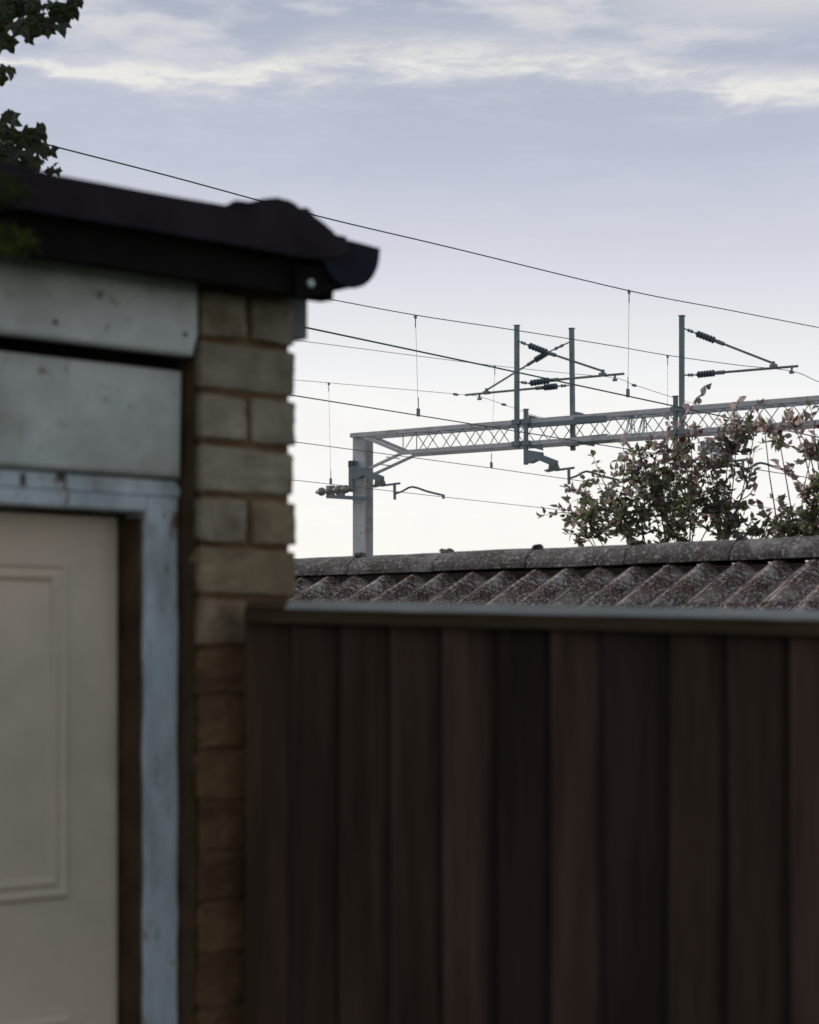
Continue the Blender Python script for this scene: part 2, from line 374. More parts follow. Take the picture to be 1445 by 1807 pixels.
# jamb with a slightly ragged, worn edge
nz = 46; prevr = None
xs_l = [s_j0+random.uniform(-.0022, .0022) for _ in range(nz+1)]
xs_r = [s_j1+random.uniform(-.0018, .0018) for _ in range(nz+1)]
for i in range(nz+1):
    zz = (zm)*i/nz
    ring = [bm.verts.new(v) for v in ((xs_l[i]+.003, EF, zz), (xs_r[i]-.003, EF, zz), (xs_r[i], EF+.004, zz), (s_j1, EF+.09, zz), (s_j0, EF+.09, zz), (xs_l[i], EF+.004, zz))]
    if prevr:
        for q in range(6): bm.faces.new((prevr[q], prevr[(q+1) % 6], ring[(q+1) % 6], ring[q]))
    prevr = ring
finish('jamb', bm, M['frame'], fr)
bm = bmesh.new(); pr = None  # added strip over the brick return, its shade put into the colour
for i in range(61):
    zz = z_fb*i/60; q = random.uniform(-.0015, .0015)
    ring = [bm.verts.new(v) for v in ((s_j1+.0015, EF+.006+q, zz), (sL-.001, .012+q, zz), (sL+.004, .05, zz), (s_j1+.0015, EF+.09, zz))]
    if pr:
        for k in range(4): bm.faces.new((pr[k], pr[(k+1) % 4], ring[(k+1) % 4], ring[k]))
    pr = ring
finish('return_shade_strip', bm, M['return_brown'], g)
bm = bmesh.new(); bx(bm, -2.95, -2.86, EF, EF+.09, 0, z_h0-.001); finish('jamb', bm, M['frame'], fr)
# dark brown door stop strip down the reveal, covering the jamb return
s_d = G.sz(208, 1100, ED)[0]
bm = bmesh.new(); bx(bm, s_d+.002, s_j0+.002, ED-.004, ED+.05, 0, z_h0); bx(bm, s_j0-.006, s_j0-.0015, EF+.007, ED-.005, 0, z_h0-.008); finish('door_stop', bm, M['return_brown'], fr, label='dark brown stop strip')
# small vertical joint block on the head
c = G.sz(40, 843, EF); bm = bmesh.new(); bx(bm, c[0]-.003, c[0]+.003, EF-.003, EF+.01, zm+.004, z_h1-.004); finish('joint_strip', bm, M['bark'], fr)
c = G.sz(108, 832, EF); bm = bmesh.new(); lathe(bm, (c[0], EF+.01, z_h1-.004), (c[0], EF-.006, z_h1-.004), [(0, .007), (.8, .007), (1, .004)], 8); finish('nail_head', bm, M['bark'], fr)
# door leaf with moulded panels
bm = bmesh.new(); bx(bm, -2.85, s_d, ED, ED+.035, .02, z_h0-.006, bev=.003); door = finish('door', bm, M['door'], g)
def moulding(par, s0, s1, z0, z1, w=.032):
    """picture-frame moulding: sloping bead with a sunk centre line, mitred"""
    bm = bmesh.new()
    prof = [(0, .0002), (.14, -.0055), (.28, -.006), (.45, -.0018), (.6, -.0018), (.72, -.006), (.86, -.0055), (1, .0002)]
    rings = []
    for f, h in prof:
        d = f*w
        rings.append([bm.verts.new(v) for v in ((s0+d, ED+h, z0+d), (s1-d, ED+h, z0+d), (s1-d, ED+h, z1-d), (s0+d, ED+h, z1-d))])
    for a, b in zip(rings, rings[1:]):
        for i in range(4): bm.faces.new((a[i], a[(i+1) % 4], b[(i+1) % 4], b[i]))
    return finish('panel_moulding', bm, M['door'], par)
so, zo = G.sz(121, 984, ED); zob = G.sz(100, 1560, ED)[1]
zo = G.sz(60, 986, ED)[1]
pw = .62
for k in range(4):
    s1 = so-k*(pw+.07); moulding(door, s1-pw, s1, zob-.022, zo)
    zz = G.sz(130, 1790, ED)[1]; moulding(door, s1-pw, s1, zz-.62, zz)
# handle
bm = bmesh.new(); lathe(bm, (-1.45, ED-.05, 1.0), (-1.45, ED, 1.0), [(0, .02), (.3, .025), (.5, .012), (1, .012)], 10); finish('handle', bm, M['steel'], door)

# roof: a thick rolled edge, standing proud of the front; shape measured on its verge plane
EV = -.105
sz = lambda px, py, e=EV: G.sz(px, py, e)
top = [sz(400, 362), sz(418, 363), sz(440, 356), sz(465, 350), sz(492, 348), sz(515, 351), sz(530, 359), sz(539, 374), sz(556, 382), sz(578, 392), sz(594, 406), sz(608, 425), sz(622, 436)]
zt0 = top[0][1]
s_edge = -3.5
left_top = [(s_edge, zt0+.012), (sz(-300, 240)[0], zt0+.010), (sz(100, 307)[0], sz(100, 307)[1]), (sz(250, 335)[0], sz(250, 335)[1])]
sb, zbv = sz(590, 466)
prof = left_top+top+[(sz(620, 450)[0], sz(620, 450)[1]), (sz(600, 462)[0], sz(600, 462)[1]), (sz(540, 455)[0], sz(540, 455)[1]),
        (sz(400, 428)[0], sz(400, 428)[1]), (sz(100, 378)[0], sz(100, 378)[1]), (s_edge, sz(100, 378)[1]+.005)]
# finer and slightly uneven top line, then pushed back over the whole garage
pp = []
for i in range(len(prof)):
    a, b = prof[i], prof[(i+1) % len(prof)]
    kk = max(1, int(abs(a[0]-b[0])/.05)) if i < 5 else 1
    for q in range(kk):
        t = q/kk; pp.append((a[0]+(b[0]-a[0])*t, a[1]+(b[1]-a[1])*t+(random.uniform(-.0012, .0012) if kk > 1 else 0)))
bm = bmesh.new()
rings = []
for y, dz, inset in ((EV+.012, -.0, .0), (EV, 0, .004), (EV+.012, 0, 0), (4.3, 0, 0)):
    pass
A = [bm.verts.new((x, EV, z)) for x, z in pp]; B = [bm.verts.new((x, 4.35, z)) for x, z in pp]
bm.faces.new(A)
nn = len(pp)
for i in range(nn): bm.faces.new((A[i], B[i], B[(i+1) % nn], A[(i+1) % nn]))
bm.faces.new(list(reversed(B)))
bmesh.ops.bevel(bm, geom=[e for e in bm.edges if abs(e.verts[0].co.y-EV) < 1e-5 and abs(e.verts[1].co.y-EV) < 1e-5], offset=.008, segments=3, affect='EDGES')
roof = finish('roof', bm, M['felt_edge'], g, smooth=False)
# black bargeboard below the roof edge
zbb = G.sz(200, 472, -.07)[1]
bm = bmesh.new(); bx(bm, s_edge, sz(585, 480, -.07)[0], -.075, -.045, zbb, zt0-.03, bev=.002)
finish('bargeboard', bm, M['tarboard'], g)
bm = bmesh.new(); bx(bm, s_edge+.02, -.02, -.045, 4.2, zbb+.012, zt0-.04); finish('roof_deck', bm, M['tarboard'], g)
# fascia along the right-hand side, behind the gutter; a board end shows at the corner
s_e0 = G.sz(518, 560, .02)[0]; s_e1, z_e0 = G.sz(537, 600, .02)
bm = bmesh.new(); bx(bm, -.010, s_e1, .012, 4.2, z_e0, zbb+.05, bev=.002); finish('side_fascia', bm, M['trim'], g, label='grey board end at the corner')
# gutter, half round with a closed end and rolled front lip
gc0, gz0 = sz(590, 470, -.09); gl, gzl = sz(664, 441, -.09); gr_b = sz(628, 509, -.09)
w = .112; scx = gl-w/2; zc = gzl-.004; dep = zc-gr_b[1]
bm = bmesh.new()
arc = [(scx+w/2*math.cos(t), zc+dep*math.sin(t)) for t in [-math.pi*k/14 for k in range(15)]]
arc_in = [(scx+(w/2-.003)*math.cos(t), zc+(dep-.003)*math.sin(t)) for t in [-math.pi*k/14 for k in range(14, -1, -1)]]
prism(bm, arc+arc_in, -.09, 4.3)
gut = finish('gutter', bm, M['gutter'], g, smooth=False)
bm = bmesh.new(); prism(bm, [(scx+w/2+.003, zc+.006)]+[(scx+(w/2+.002)*math.cos(t), zc+(dep+.002)*math.sin(t)) for t in [-math.pi*k/14 for k in range(15)]]+[(scx-w/2-.002, zc+.004), (scx, zc+.010)], -.096, -.091)
finish('end_cap', bm, M['gutter'], gut)
bm = bmesh.new(); tube(bm, [(gl-.001, -.09, zc+.003), (gl-.001, 4.3, zc+.003)], .0045, 8); finish('lip', bm, M['gutter'], gut)
# bracket under the gutter and a small pale disc on it
bm = bmesh.new(); bx(bm, sz(520, 500, -.08)[0], scx, -.088, -.078, zbb-.035, zbb+.03, bev=.003)
c0 = sz(538, 526, -.082); c1 = sz(600, 508, -.082)
bm.free(); bm = bmesh.new(); prism(bm, [c0, c1, sz(600, 470, -.082), sz(520, 470, -.082), sz(520, 524, -.082)], -.086, -.076)
br = finish('gutter_bracket', bm, M['tarboard'], g)
c = G.pt(549, 500, -.087); bm = bmesh.new(); lathe(bm, c+Vector((0, .003, 0)), c-Vector((0, .003, 0)), [(0, .0062), (.6, .006), (1, .003)], 12)
mdisc = mat('pale_blue_disc', (.55,.66,.70), (.65,.75,.78), 10, .4, 0); finish('pale_disc', bm, mdisc, br)
# moss cushions on the roof edge
def moss(par, c, rx, ry, rz, n=700):
    bm = bmesh.new()
    for k in range(n):
        d = Vector((random.gauss(0, 1), random.gauss(0, 1), random.gauss(0, 1))).normalized()*random.uniform(.2, 1)**.5
        p = Vector((c[0]+d.x*rx*random.uniform(.8, 1.4), c[1]+d.y*ry, c[2]+d.z*rz*random.uniform(.8, 1.4)))
        L = random.uniform(.003, .008)
        a, b = Vector((random.gauss(0, 1), random.gauss(0, 1), random.gauss(0, 1))).normalized(), Vector((random.gauss(0, 1), random.gauss(0, 1), random.gauss(0, 1))).normalized()
        bm.faces.new([bm.verts.new(v) for v in (p, p+a*L, p+a*L*.5+b*L*.6)])
    return finish('moss_cushion', bm, M['moss'], par, kind='stuff')
c = G.pt(5, 335, EV); moss(roof, c, .035, .02, .022)
c = G.pt(15, 425, EV-.005); moss(roof, c, .040, .02, .020)

# ------------------------------------------------------------------ board fence
FB = math.atan(3500/6222)
Yw = (lambda s: G.P.y+s*G.d.y)(G.sz(430, 1100)[0])
Fn = Frame(430, Yw-.03, -FB)
f = Fn.root('board_fence', label='dark overlapped board fence with a pale weathered capping running right from the brick pier', cat='fence')
edges = [430, 512, 595, 685, 780, 875, 970, 1065, 1178, 1281, 1392, 1500, 1612, 1728]
zc_l = Fn.sz(430, 1096)[1]; s_end = Fn.sz(1728, 1100)[0]; zc_r = Fn.sz(1445, 1121)[1]; s1445 = Fn.sz(1445, 1121)[0]
ztop = lambda s: zc_l+(zc_r-zc_l)*s/s1445
for i in range(len(edges)-1):
    s0 = Fn.sz(edges[i]+2, 1300, -.014)[0]; s1 = Fn.sz(edges[i+1]+2, 1300, -.014)[0]+.014
    bm = bmesh.new()
    th = .025+random.uniform(-.003, .005); tn = .005
    y_back = .016
    nz = 14; pr = None
    zt_ = ztop((s0+s1)/2)+.01
    cup = random.uniform(-.003, .0); lean = random.uniform(-.002, .002)
    for k in range(nz+1):
        zz = zt_*k/nz; wv = math.sin(k*.7+i*2.1)*.0012
        o_ = lean*(k/nz-.5)
        ring = [bm.verts.new(v) for v in ((s0+wv, y_back-.004, zz), (s0+wv, y_back-th-.003, zz), (s0+wv+.003, y_back-th-.005, zz), ((s0*2+s1)/3, y_back-th*.75-.004+cup, zz+0), ((s0+2*s1)/3, y_back-th*.60-.001+cup, zz), (s1-.020, y_back-th*.30, zz), (s1-.013, y_back+.003, zz), (s1, y_back-tn+.004+o_, zz), (s1, y_back+.006, zz))]
        if pr:
            for q in range(9): bm.faces.new((pr[q], pr[(q+1) % 9], ring[(q+1) % 9], ring[q]))
        else: bm.faces.new(list(reversed(ring)))
        pr = ring
    bm.faces.new(pr)
    bo = finish('board', bm, M['board'], f)
    for q in range(random.choice((0, 1, 1, 2))):
        kx = s0+(s1-s0)*random.uniform(.25, .6); kz = random.uniform(.95, 1.55); kr = random.uniform(.004, .008)
        ky = y_back-th*.9-.004
        fr_ = (kx-s0)/(s1-s0); ky = (y_back-th-.005)*(1-fr_*1.0)+(y_back-tn+.004)*fr_*1.0-.003
        bm = bmesh.new(); lathe(bm, (kx, ky+.006, kz), (kx, ky, kz), [(0, kr), (.7, kr), (1, kr*.6)], 9)
        finish('knot', bm, M['tarboard'], bo)
def sloped(name, s0, s1, poly, mt, par, seg=24, amp=0.0, **k):
    """bar along the fence top with cross-section poly (y, dz) that follows its fall"""
    bm = bmesh.new(); pr = None
    for i in range(seg+1):
        s = s0+(s1-s0)*i/seg; zz = ztop(s)
        ring = [bm.verts.new((s, y+random.uniform(-amp, amp), zz+dz+random.uniform(-amp, amp))) for y, dz in poly]
        if pr:
            for q in range(len(poly)): bm.faces.new((pr[q], pr[(q+1) % len(poly)], ring[(q+1) % len(poly)], ring[q]))
        else: bm.faces.new(list(reversed(ring)))
        pr = ring
    bm.faces.new(pr); return finish(name, bm, mt, par, **k)
sloped('top_rail', Fn.sz(430, 1090, -.026)[0], s_end, [(-.024, -.002), (-.026, .0), (-.026, .0175), (.06, .0175), (.06, -.002)], M['rail'], f, amp=.0006)
sloped('capping', Fn.sz(431, 1090, -.03)[0], Fn.sz(520, 1080)[0], [(-.030, .018), (-.031, .0195), (-.014, .0305), (-.004, .0310), (-.004, .018)], M['rail'], f, seg=4, amp=.0005, label='dark brown end piece of the capping')
sloped('capping', Fn.sz(522, 1080)[0], s_end+.004, [(-.030, .018), (-.031, .0195), (-.016, .0315), (.04, .0322), (.066, .0205), (.066, .018)], M['capping'], f, amp=.0005)
for zz in (.3, 1.2):
    bm = bmesh.new(); bx(bm, .0, s_end, .024, .07, zz, zz+.07); finish('back_rail', bm, M['rail'], f)
for s in (.12, s_end-.1):
    bm = bmesh.new(); bx(bm, s-.05, s+.05, .072, .172, 0, ztop(s)-.01); finish('post', bm, M['rail'], f)

# ------------------------------------------------------------------ tiled outhouse behind the fence
AR = math.atan(3500/4822)
T = Frame(980, 8.0, -AR)
t = T.root('tiled_outhouse', label='low outhouse roof of lichen-speckled brown tiles behind the fence', cat='outhouse')
zr = T.sz(980, 966)[1]; TILT = .006
zrid = lambda s: zr+TILT*s
sA = T.sz(430, 990)[0]; sB = T.sz(1640, 930)[0]
PITCH = math.tan(R(24)); PL = .150*2
# half-round ridge tiles
s = T.sz(640, 980)[0]-.45*2; rl = .452; k = 0
RR, RH = .120, .084
while s < sB:
    if s+rl > sA:
        bm = bmesh.new()
        rings = []
        rj = random.uniform(-.003, .003)
        for fx in (0, .02, .25, .5, .75, .98, 1):
            sx = s+.003+(rl-.006)*fx
            sh = .994 if fx in (0, 1) else 1.0
            outer = []
            for q in range(15):
                a = math.pi*(q/14)
                outer.append(Vector((sx, -math.cos(a)*RR*sh, zrid(sx)-RH+math.sin(a)*RH*sh+rj+random.uniform(-.0012, .0012))))
            inner = [Vector((sx, -math.cos(math.pi*q/14)*(RR-.016), zrid(sx)-RH+math.sin(math.pi*q/14)*(RH-.016)+rj)) for q in range(14, -1, -1)]
            rings.append([bm.verts.new(v) for v in outer+inner])
        for a, b in zip(rings, rings[1:]):
            m_ = len(a)
            for q in range(m_): bm.faces.new((a[q], a[(q+1) % m_], b[(q+1) % m_], b[q]))
        bm.faces.new(list(reversed(rings[0]))); bm.faces.new(rings[-1])
        rt_ = finish('ridge_tile', bm, M['ridge'], t, smooth=False)
        # lump of mortar and lichen over the joint
        bm = bmesh.new(); bmesh.ops.create_icosphere(bm, subdivisions=3, radius=1)
        lw = random.uniform(.018, .032)
        for v in bm.verts:
            q = 1+random.uniform(-.35, .3); v.co = Vector((s+random.uniform(-.004, .004)+v.co.x*lw*q, -.02+v.co.y*.035*q, zrid(s)+v.co.z*.011*q+.002))
        finish('mortar_lump', bm, M['ridge'], rt_)
    s += rl; k += 1
bm = bmesh.new()
bx(bm, sA, sB, -.095, .095, zrid(0)-.15, zrid(0)-RH-.012); finish('ridge_bedding', bm, M['bedding'], t)
# wavy tiles; one mesh per course slot, shared
def tile_mesh():
    bm = bmesh.new(); nx = 28; TL = .45
    rows = [0, .006, .03, .12, .22, .34, TL]
    def wave(x):
        ph = x/.15*2*math.pi
        c = .5+.5*math.cos(ph)
        return .037*(c**1.15)
    def pos(x, r, dz): return (x, -r*1.0, -r*PITCH+dz)
    topv, botv = [], []
    for r in rows:
        rr = TL-r
        topv.append([bm.verts.new(pos(i*.3/nx+.001, rr, wave(i*.3/nx)+.016+(-.003 if r == 0 else 0)+random.uniform(-.0009, .0009)+.012*rr/TL)) for i in range(nx)]+[bm.verts.new(pos(.299, rr, wave(.3)+.016+.012*rr/TL))])
        botv.append([bm.verts.new(pos(i*.3/nx+.001, rr, wave(i*.3/nx)+.002+.012*rr/TL)) for i in range(nx)]+[bm.verts.new(pos(.299, rr, wave(.3)+.002+.012*rr/TL))])
    for g_, fl in ((topv, 0), (botv, 1)):
        for a, b in zip(g_, g_[1:]):
            for i in range(nx): bm.faces.new((a[i], a[i+1], b[i+1], b[i]))
    for i in range(nx):
        bm.faces.new((topv[0][i], topv[0][i+1], botv[0][i+1], botv[0][i])); bm.faces.new((topv[-1][i], topv[-1][i+1], botv[-1][i+1], botv[-1][i]))
    for a, b, c, d in zip(topv, topv[1:], botv, botv[1:]):
        bm.faces.new((a[0], b[0], d[0], c[0])); bm.faces.new((a[-1], b[-1], d[-1], c[-1]))
    o = finish('tile', bm, M['tile'], t, smooth=True); return o
proto = tile_mesh(); tme = proto.data; bpy.data.objects.remove(proto)
roll0 = T.sz(1203, 987)[0]
nL = int((roll0-sA)/.3)+1
EXPO = .375
for side in (1, -1):
    for c in range(3):
        sx = roll0-nL*.3
        while sx < sB:
            off = .05+c*EXPO
            rot = random.uniform(-.006, .006)
            jz = random.uniform(-.002, .003)
            Mx = Matrix.Translation((sx, -off*side, zrid(sx)-.095-off*PITCH-c*.0+jz)) @ Euler((0, -TILT, rot)).to_matrix().to_4x4()
            if side == -1: Mx = Matrix.Translation((sx+.3, off, zrid(sx)-.095-off*PITCH)) @ Matrix.Rotation(math.pi, 4, 'Z')
            inst('tile', tme, t, Mx)
            sx += .3
bm = bmesh.new()
zz = zrid(0)-.09
prism_pts = [(-1.08, zz-1.08*PITCH-.02), (0, zz-.02), (1.08, zz-1.08*PITCH-.02), (1.02, zz-1.08*PITCH-.06), (1.02, 0), (-1.02, 0), (-1.02, zz-1.08*PITCH-.06)]
A = [bm.verts.new((sA+.05, y, z)) for y, z in prism_pts]; B = [bm.verts.new((sB-.05, y, z)) for y, z in prism_pts]
bm.faces.new(A); bm.faces.new(list(reversed(B)))
for i in range(7): bm.faces.new((A[i], B[i], B[(i+1) % 7], A[(i+1) % 7]))
finish('wall', bm, M['render'], t)

# ------------------------------------------------------------------ railway
GG = math.atan((3250-CX)/F)
Q = Frame(617, 40.0, -GG)
tr = Q.root('railway_portal', label='grey steel lattice portal spanning the railway above the tiled ridge', cat='portal frame')
W = .50
zT = Q.sz(617, 765)[1]; zB = Q.sz(712, 802)[1]
CH = .085
uR = Q.sz(2010, 700)[0]
def h_column(u0):
    bm = bmesh.new(); b = .285
    bx(bm, u0, u0+b, .10, .125, 0, zT+.02); bx(bm, u0, u0+b, .385, .41, 0, zT+.02); bx(bm, u0+b/2-.012, u0+b/2+.012, .126, .384, 0, zT+.02)
    return finish('column', bm, M['galv'], tr)
h_column(.0)
h_column(uR)
u_n = Q.sz(708, 800, 0)[0]
for v in (.02, W-.02):
    bm = bmesh.new(); quadbox(bm, (.02, v, zT-CH/2), (uR+.28, v, zT-CH/2), CH, CH); finish('top_chord', bm, M['galv'], tr)
    bm = bmesh.new(); quadbox(bm, (u_n-.02, v, zB+CH/2), (uR-.9, v, zB+CH/2), CH, CH); finish('bottom_chord', bm, M['galv'], tr)
    bm = bmesh.new(); quadbox(bm, (.30, v, zT-.07), (u_n, v, zB+.04), .05, .06); finish('end_diagonal', bm, M['galv'], tr)
    bm = bmesh.new(); quadbox(bm, (u_n, v, zB+.03), (.27, v, Q.sz(655, 832)[1]-.0), .045, .05); finish('knee_brace', bm, M['galv'], tr)
    bm = bmesh.new(); quadbox(bm, (uR-.9, v, zB+.03), (uR, v, zB-.35), .05, .05); finish('knee_brace', bm, M['galv'], tr)
bm = bmesh.new(); um = (.27+u_n)/2; quadbox(bm, (um-.1, .02, zB-.15), (um-.1, W-.02, zB-.15), .018, .018); quadbox(bm, (um+.12, .02, zB-.02), (um+.12, W-.02, zB-.02), .018, .018)
finish('brace_tie', bm, M['galv'], tr)
P = .56; z0, z1 = zB+CH, zT-CH
splice = [Q.sz(1112, 730)[0]]
for v in (.02, W-.02):
    u = u_n+.05
    bm = bmesh.new(); quadbox(bm, (u-.02, v, z0-.01), (u-.02, v, z1+.01), .014, .014); finish('lattice_bar', bm, M['steel'], tr)
    while u < uR-1.0:
        for a, b in (((u, v, z0-.01), (u+P/2, v, z1+.01)), ((u+P/2, v, z1+.01), (u+P, v, z0-.01))):
            bm = bmesh.new(); tube(bm, [a, b], .0085, 6); finish('lattice_bar', bm, M['steel'], tr)
        u += P
# horizontal lacing between the chord pairs
u = u_n; zz = zT-.02
while u < uR-1:
    bm = bmesh.new(); tube(bm, [(u, .02, z0-.02), (u+P/2, W-.02, z0-.02)], .0085, 5); finish('lattice_bar', bm, M['steel'], tr)
    bm = bmesh.new(); tube(bm, [(u+P/2, .02, z1+.02), (u+P, W-.02, z1+.02)], .0085, 5); finish('lattice_bar', bm, M['steel'], tr)
    u += P
# boom splice: a cluster of posts
for du in (-.13, -.09, -.02, .02, .09):
    for v in (.02, W-.02):
        bm = bmesh.new(); quadbox(bm, (splice[0]+du, v-.005, z0-.01), (splice[0]+du*.3+.03, v-.005, z1+.01), .012, .012); finish('splice_post', bm, M['steel'], tr)
# light seam plates on top chord
def mast(px, wpx, yt, yb, v, mt=None, lean=0.0):
    w = wpx*.0080
    u, zt_ = Q.sz(px, yt, v); _, zb_ = Q.sz(px, yb, v)
    bm = bmesh.new(); quadbox(bm, (u, v, zb_), (u+lean, v, zt_), w, w, up=Vector((0, 1, 0)))
    o = finish('mast', bm, mt or M['steel'], tr)
    bm = bmesh.new(); bx(bm, u+lean-w/2-.012, u+lean+w/2+.012, v-w/2-.012, v+w/2+.012, zt_, zt_+.015); finish('cap_plate', bm, M['steel'], o)
    return o, u, w
mA, uA, wA = mast(912, 9.5, 575, 790, -.075)
mB, uB, wB = mast(1011, 9.5, 580, 795, W+.075, lean=-.03)
mC, uC, wC = mast(928, 8.5, 723, 820, -.08)
mD, uD, wD = mast(1203, 9.5, 558, 812, -.075)
mE, uE, wE = mast(1192, 8.5, 700, 830, -.08)
# clamps where masts cross the chords
for mo, u, w, v in ((mA, uA, wA, -.075), (mD, uD, wD, -.075)):
    for zz in (zT-.05, zB+.04):
        bm = bmesh.new(); bx(bm, u-w/2-.05, u+w/2+.05, v-w/2-.015, v+w/2+.02, zz-.045, zz+.045); finish('clamp', bm, M['steel'], mo)
for zz in (zT-.05, zB+.04):
    bm = bmesh.new(); bx(bm, uB-.10, uB+.10, W+.0, W+.13, zz-.045, zz+.045); finish('clamp', bm, M['steel'], mB)
    bm = bmesh.new(); bx(bm, uC-.08, uC+.08, -.13, -.0, zz-.045, zz+.045); finish('clamp', bm, M['steel'], mC)
    bm = bmesh.new(); bx(bm, uE-.08, uE+.08, -.13, -.0, zz-.045, zz+.045); finish('clamp', bm, M['steel'], mE)
# dark support channels lying along the chords between the two drop posts
def channel(p0, p1, hpx, v, name='support_channel', ypx=None):
    a = Q.pt(*p0, v); b = Q.pt(*p1, v)
    bm = bmesh.new(); h = hpx*.0108
    quadbox(bm, a, b, .012, h, up=Vector((0, 0, 1)));
    quadbox(bm, a+Vector((0, .03, h/2)), b+Vector((0, .03, h/2)), .06, .012); quadbox(bm, a+Vector((0, .03, -h/2)), b+Vector((0, .03, -h/2)), .06, .012)
    return finish(name, bm, M['steel'], tr)
channel((932, 751), (1068, 740.5), 7, -.03)
channel((1012, 741), (1068, 738), 9, -.05)
channel((1012, 775), (1070, 769), 6, .25)
def gusset(poly, v, th=.02):
    bm = bmesh.new(); prism(bm, [Q.sz(x, y, v) for x, y in poly], v-th/2, v+th/2); return finish('gusset_plate', bm, M['steel'], tr)
gusset([(933, 732), (945, 735), (975, 745), (975, 752), (933, 754)], .25)
gusset([(1012, 726), (1025, 728), (1048, 737), (1045, 742), (1012, 744)], .25)
gusset([(933, 783), (958, 780), (958, 795), (935, 789)], .0)
gusset([(1012, 770), (1054, 772), (1048, 788), (1015, 782)], .25)
# cantilevers
def insulator(par, a, b, r=.062, n=6, mt=None):
    a = Vector(a); b = Vector(b); prof_ = [(0, r*.4)]
    for i in range(n):
        f0 = .06+.88*i/n; d = .88/n
        prof_ += [(f0, r*.55), (f0+d*.25, r), (f0+d*.55, r), (f0+d*.8, r*.55)]
    prof_ += [(1, r*.4)]
    bm = bmesh.new(); lathe(bm, a, b, prof_, 12); return finish('insulator', bm, mt or M['insul'], par, smooth=False)
def cantilever(v, top, bot, stub, ins_t, ins_b):
    """top, bot: lists of pixel points from the mast outward"""
    root = bpy.data.objects.new('cantilever', None); C.objects.link(root); root.parent = tr; root.location = Q.pt(*top[0], v)
    off = Vector(root.location)
    def pt(p): return Q.pt(p[0], p[1], v)-off
    for line, ins, r in ((top, ins_t, .020), (bot, ins_b, .022)):
        A_, B_ = pt(line[0]), pt(line[-1])
        i0, i1 = pt(ins[0]), pt(ins[1])
        bm = bmesh.new(); tube(bm, [A_, i0], .014, 6)
        # swivel fittings
        lathe(bm, A_.lerp(i0, .25), A_.lerp(i0, .75), [(0, .015), (.2, .034), (.5, .02), (.8, .036), (1, .015)], 8)
        finish('pivot_fitting', bm, M['steel'], root)
        insulator(root, i0, i1)
        bm = bmesh.new(); d = (B_-i1).normalized()
        tube(bm, [i1, i1+d*.16], .036, 8); tube(bm, [i1+d*.1, B_], r, 8); finish('tube', bm, M['tubes'], root)
    e = pt(top[-1]); s_ = pt(stub)
    bm = bmesh.new(); quadbox(bm, e+Vector((0, 0, .03)), s_, .05, .05); bx(bm, s_.x-.06, s_.x+.06, -.04+s_.y, .04+s_.y, s_.z-.03, s_.z+.03); finish('end_clamp', bm, M['steel'], root)
    return root, off
rc, off = cantilever(-.075+.0, [(915, 602), (1064, 655)], [(915, 674), (1101, 659.5)], (1063, 661), ((932, 609), (968, 623)), ((934, 676.5), (972, 671)))
rd, off = cantilever(W+.075, [(1004, 604), (859, 688)], [(1004, 680), (821, 697)], (858, 693), ((968, 621), (942, 637)), ((984, 681.5), (958, 684)))
re_, off = cantilever(-.075, [(1208, 580), (1364, 641)], [(1208, 662), (1408, 646)], (1365, 646), ((1228, 588), (1264, 602)), ((1229, 661.5), (1264, 658)))
def small_clamp(px, py, v):
    a = Q.pt(px, py, v); bm = bmesh.new(); quadbox(bm, a, a-Vector((0, 0, .09)), .03, .03); bx(bm, a.x-.035, a.x+.035, v-.03, v+.03, a.z-.12, a.z-.08); finish('wire_clamp', bm, M['steel'], tr)
small_clamp(1085, 661, -.075); small_clamp(846, 695, W+.075); small_clamp(1397, 647, -.075)
# registration gear below the beam
def tube_px(name, pts, r, v, mt, par=None):
    bm = bmesh.new(); tube(bm, [Q.pt(x, y, v) for x, y in pts], r, 8); return finish(name, bm, mt, tr)
def registration(dx, dy, k, v):
    """stepped bracket arm, triangular foot, stub pole and cranked steady arm; dx,dy = offset of the set in the picture plane"""
    q = lambda x, y: (x*k+dx, y*k+dy)
    bm = bmesh.new()
    prism(bm, [Q.sz(*q(x, y), v) for x, y in ((0, -2), (26, 2), (26, 7), (52, 17), (52, 29), (20, 16), (8, 22), (0, 22))], v-.06, v+.06)
    finish('bracket_arm', bm, M['steel'], tr)
    bm = bmesh.new(); prism(bm, [Q.sz(*q(x, y), v) for x, y in ((40, 22), (52, 19), (57, 33), (36, 38), (30, 35), (39, 32))], v-.035, v+.035); finish('bracket_foot', bm, M['tubes'], tr)
    tube_px('stub_tube', [q(50, 34.5), q(84, 30)], .022, v, M['tubes'])
    tube_px('drop_tube', [q(74, 31), q(74.5, 60)], .030, v, M['steel'])
    arm = [q(76, 49), q(88, 45), q(99, 38.5), q(106, 36.5), q(116, 38.5), q(134, 45), q(165, 52.5)]
    tube_px('steady_arm', arm, .020, v, M['copper'])
    a = Q.pt(*q(164, 51), v); bm = bmesh.new(); bx(bm, a.x-.02, a.x+.02, a.y-.02, a.y+.02, a.z-.08, a.z); finish('wire_clamp', bm, M['steel'], tr)
registration(625, 824, .96, -.1)
registration(931, 796, .98, -.08)
registration(1238, 781, .98, -.08)
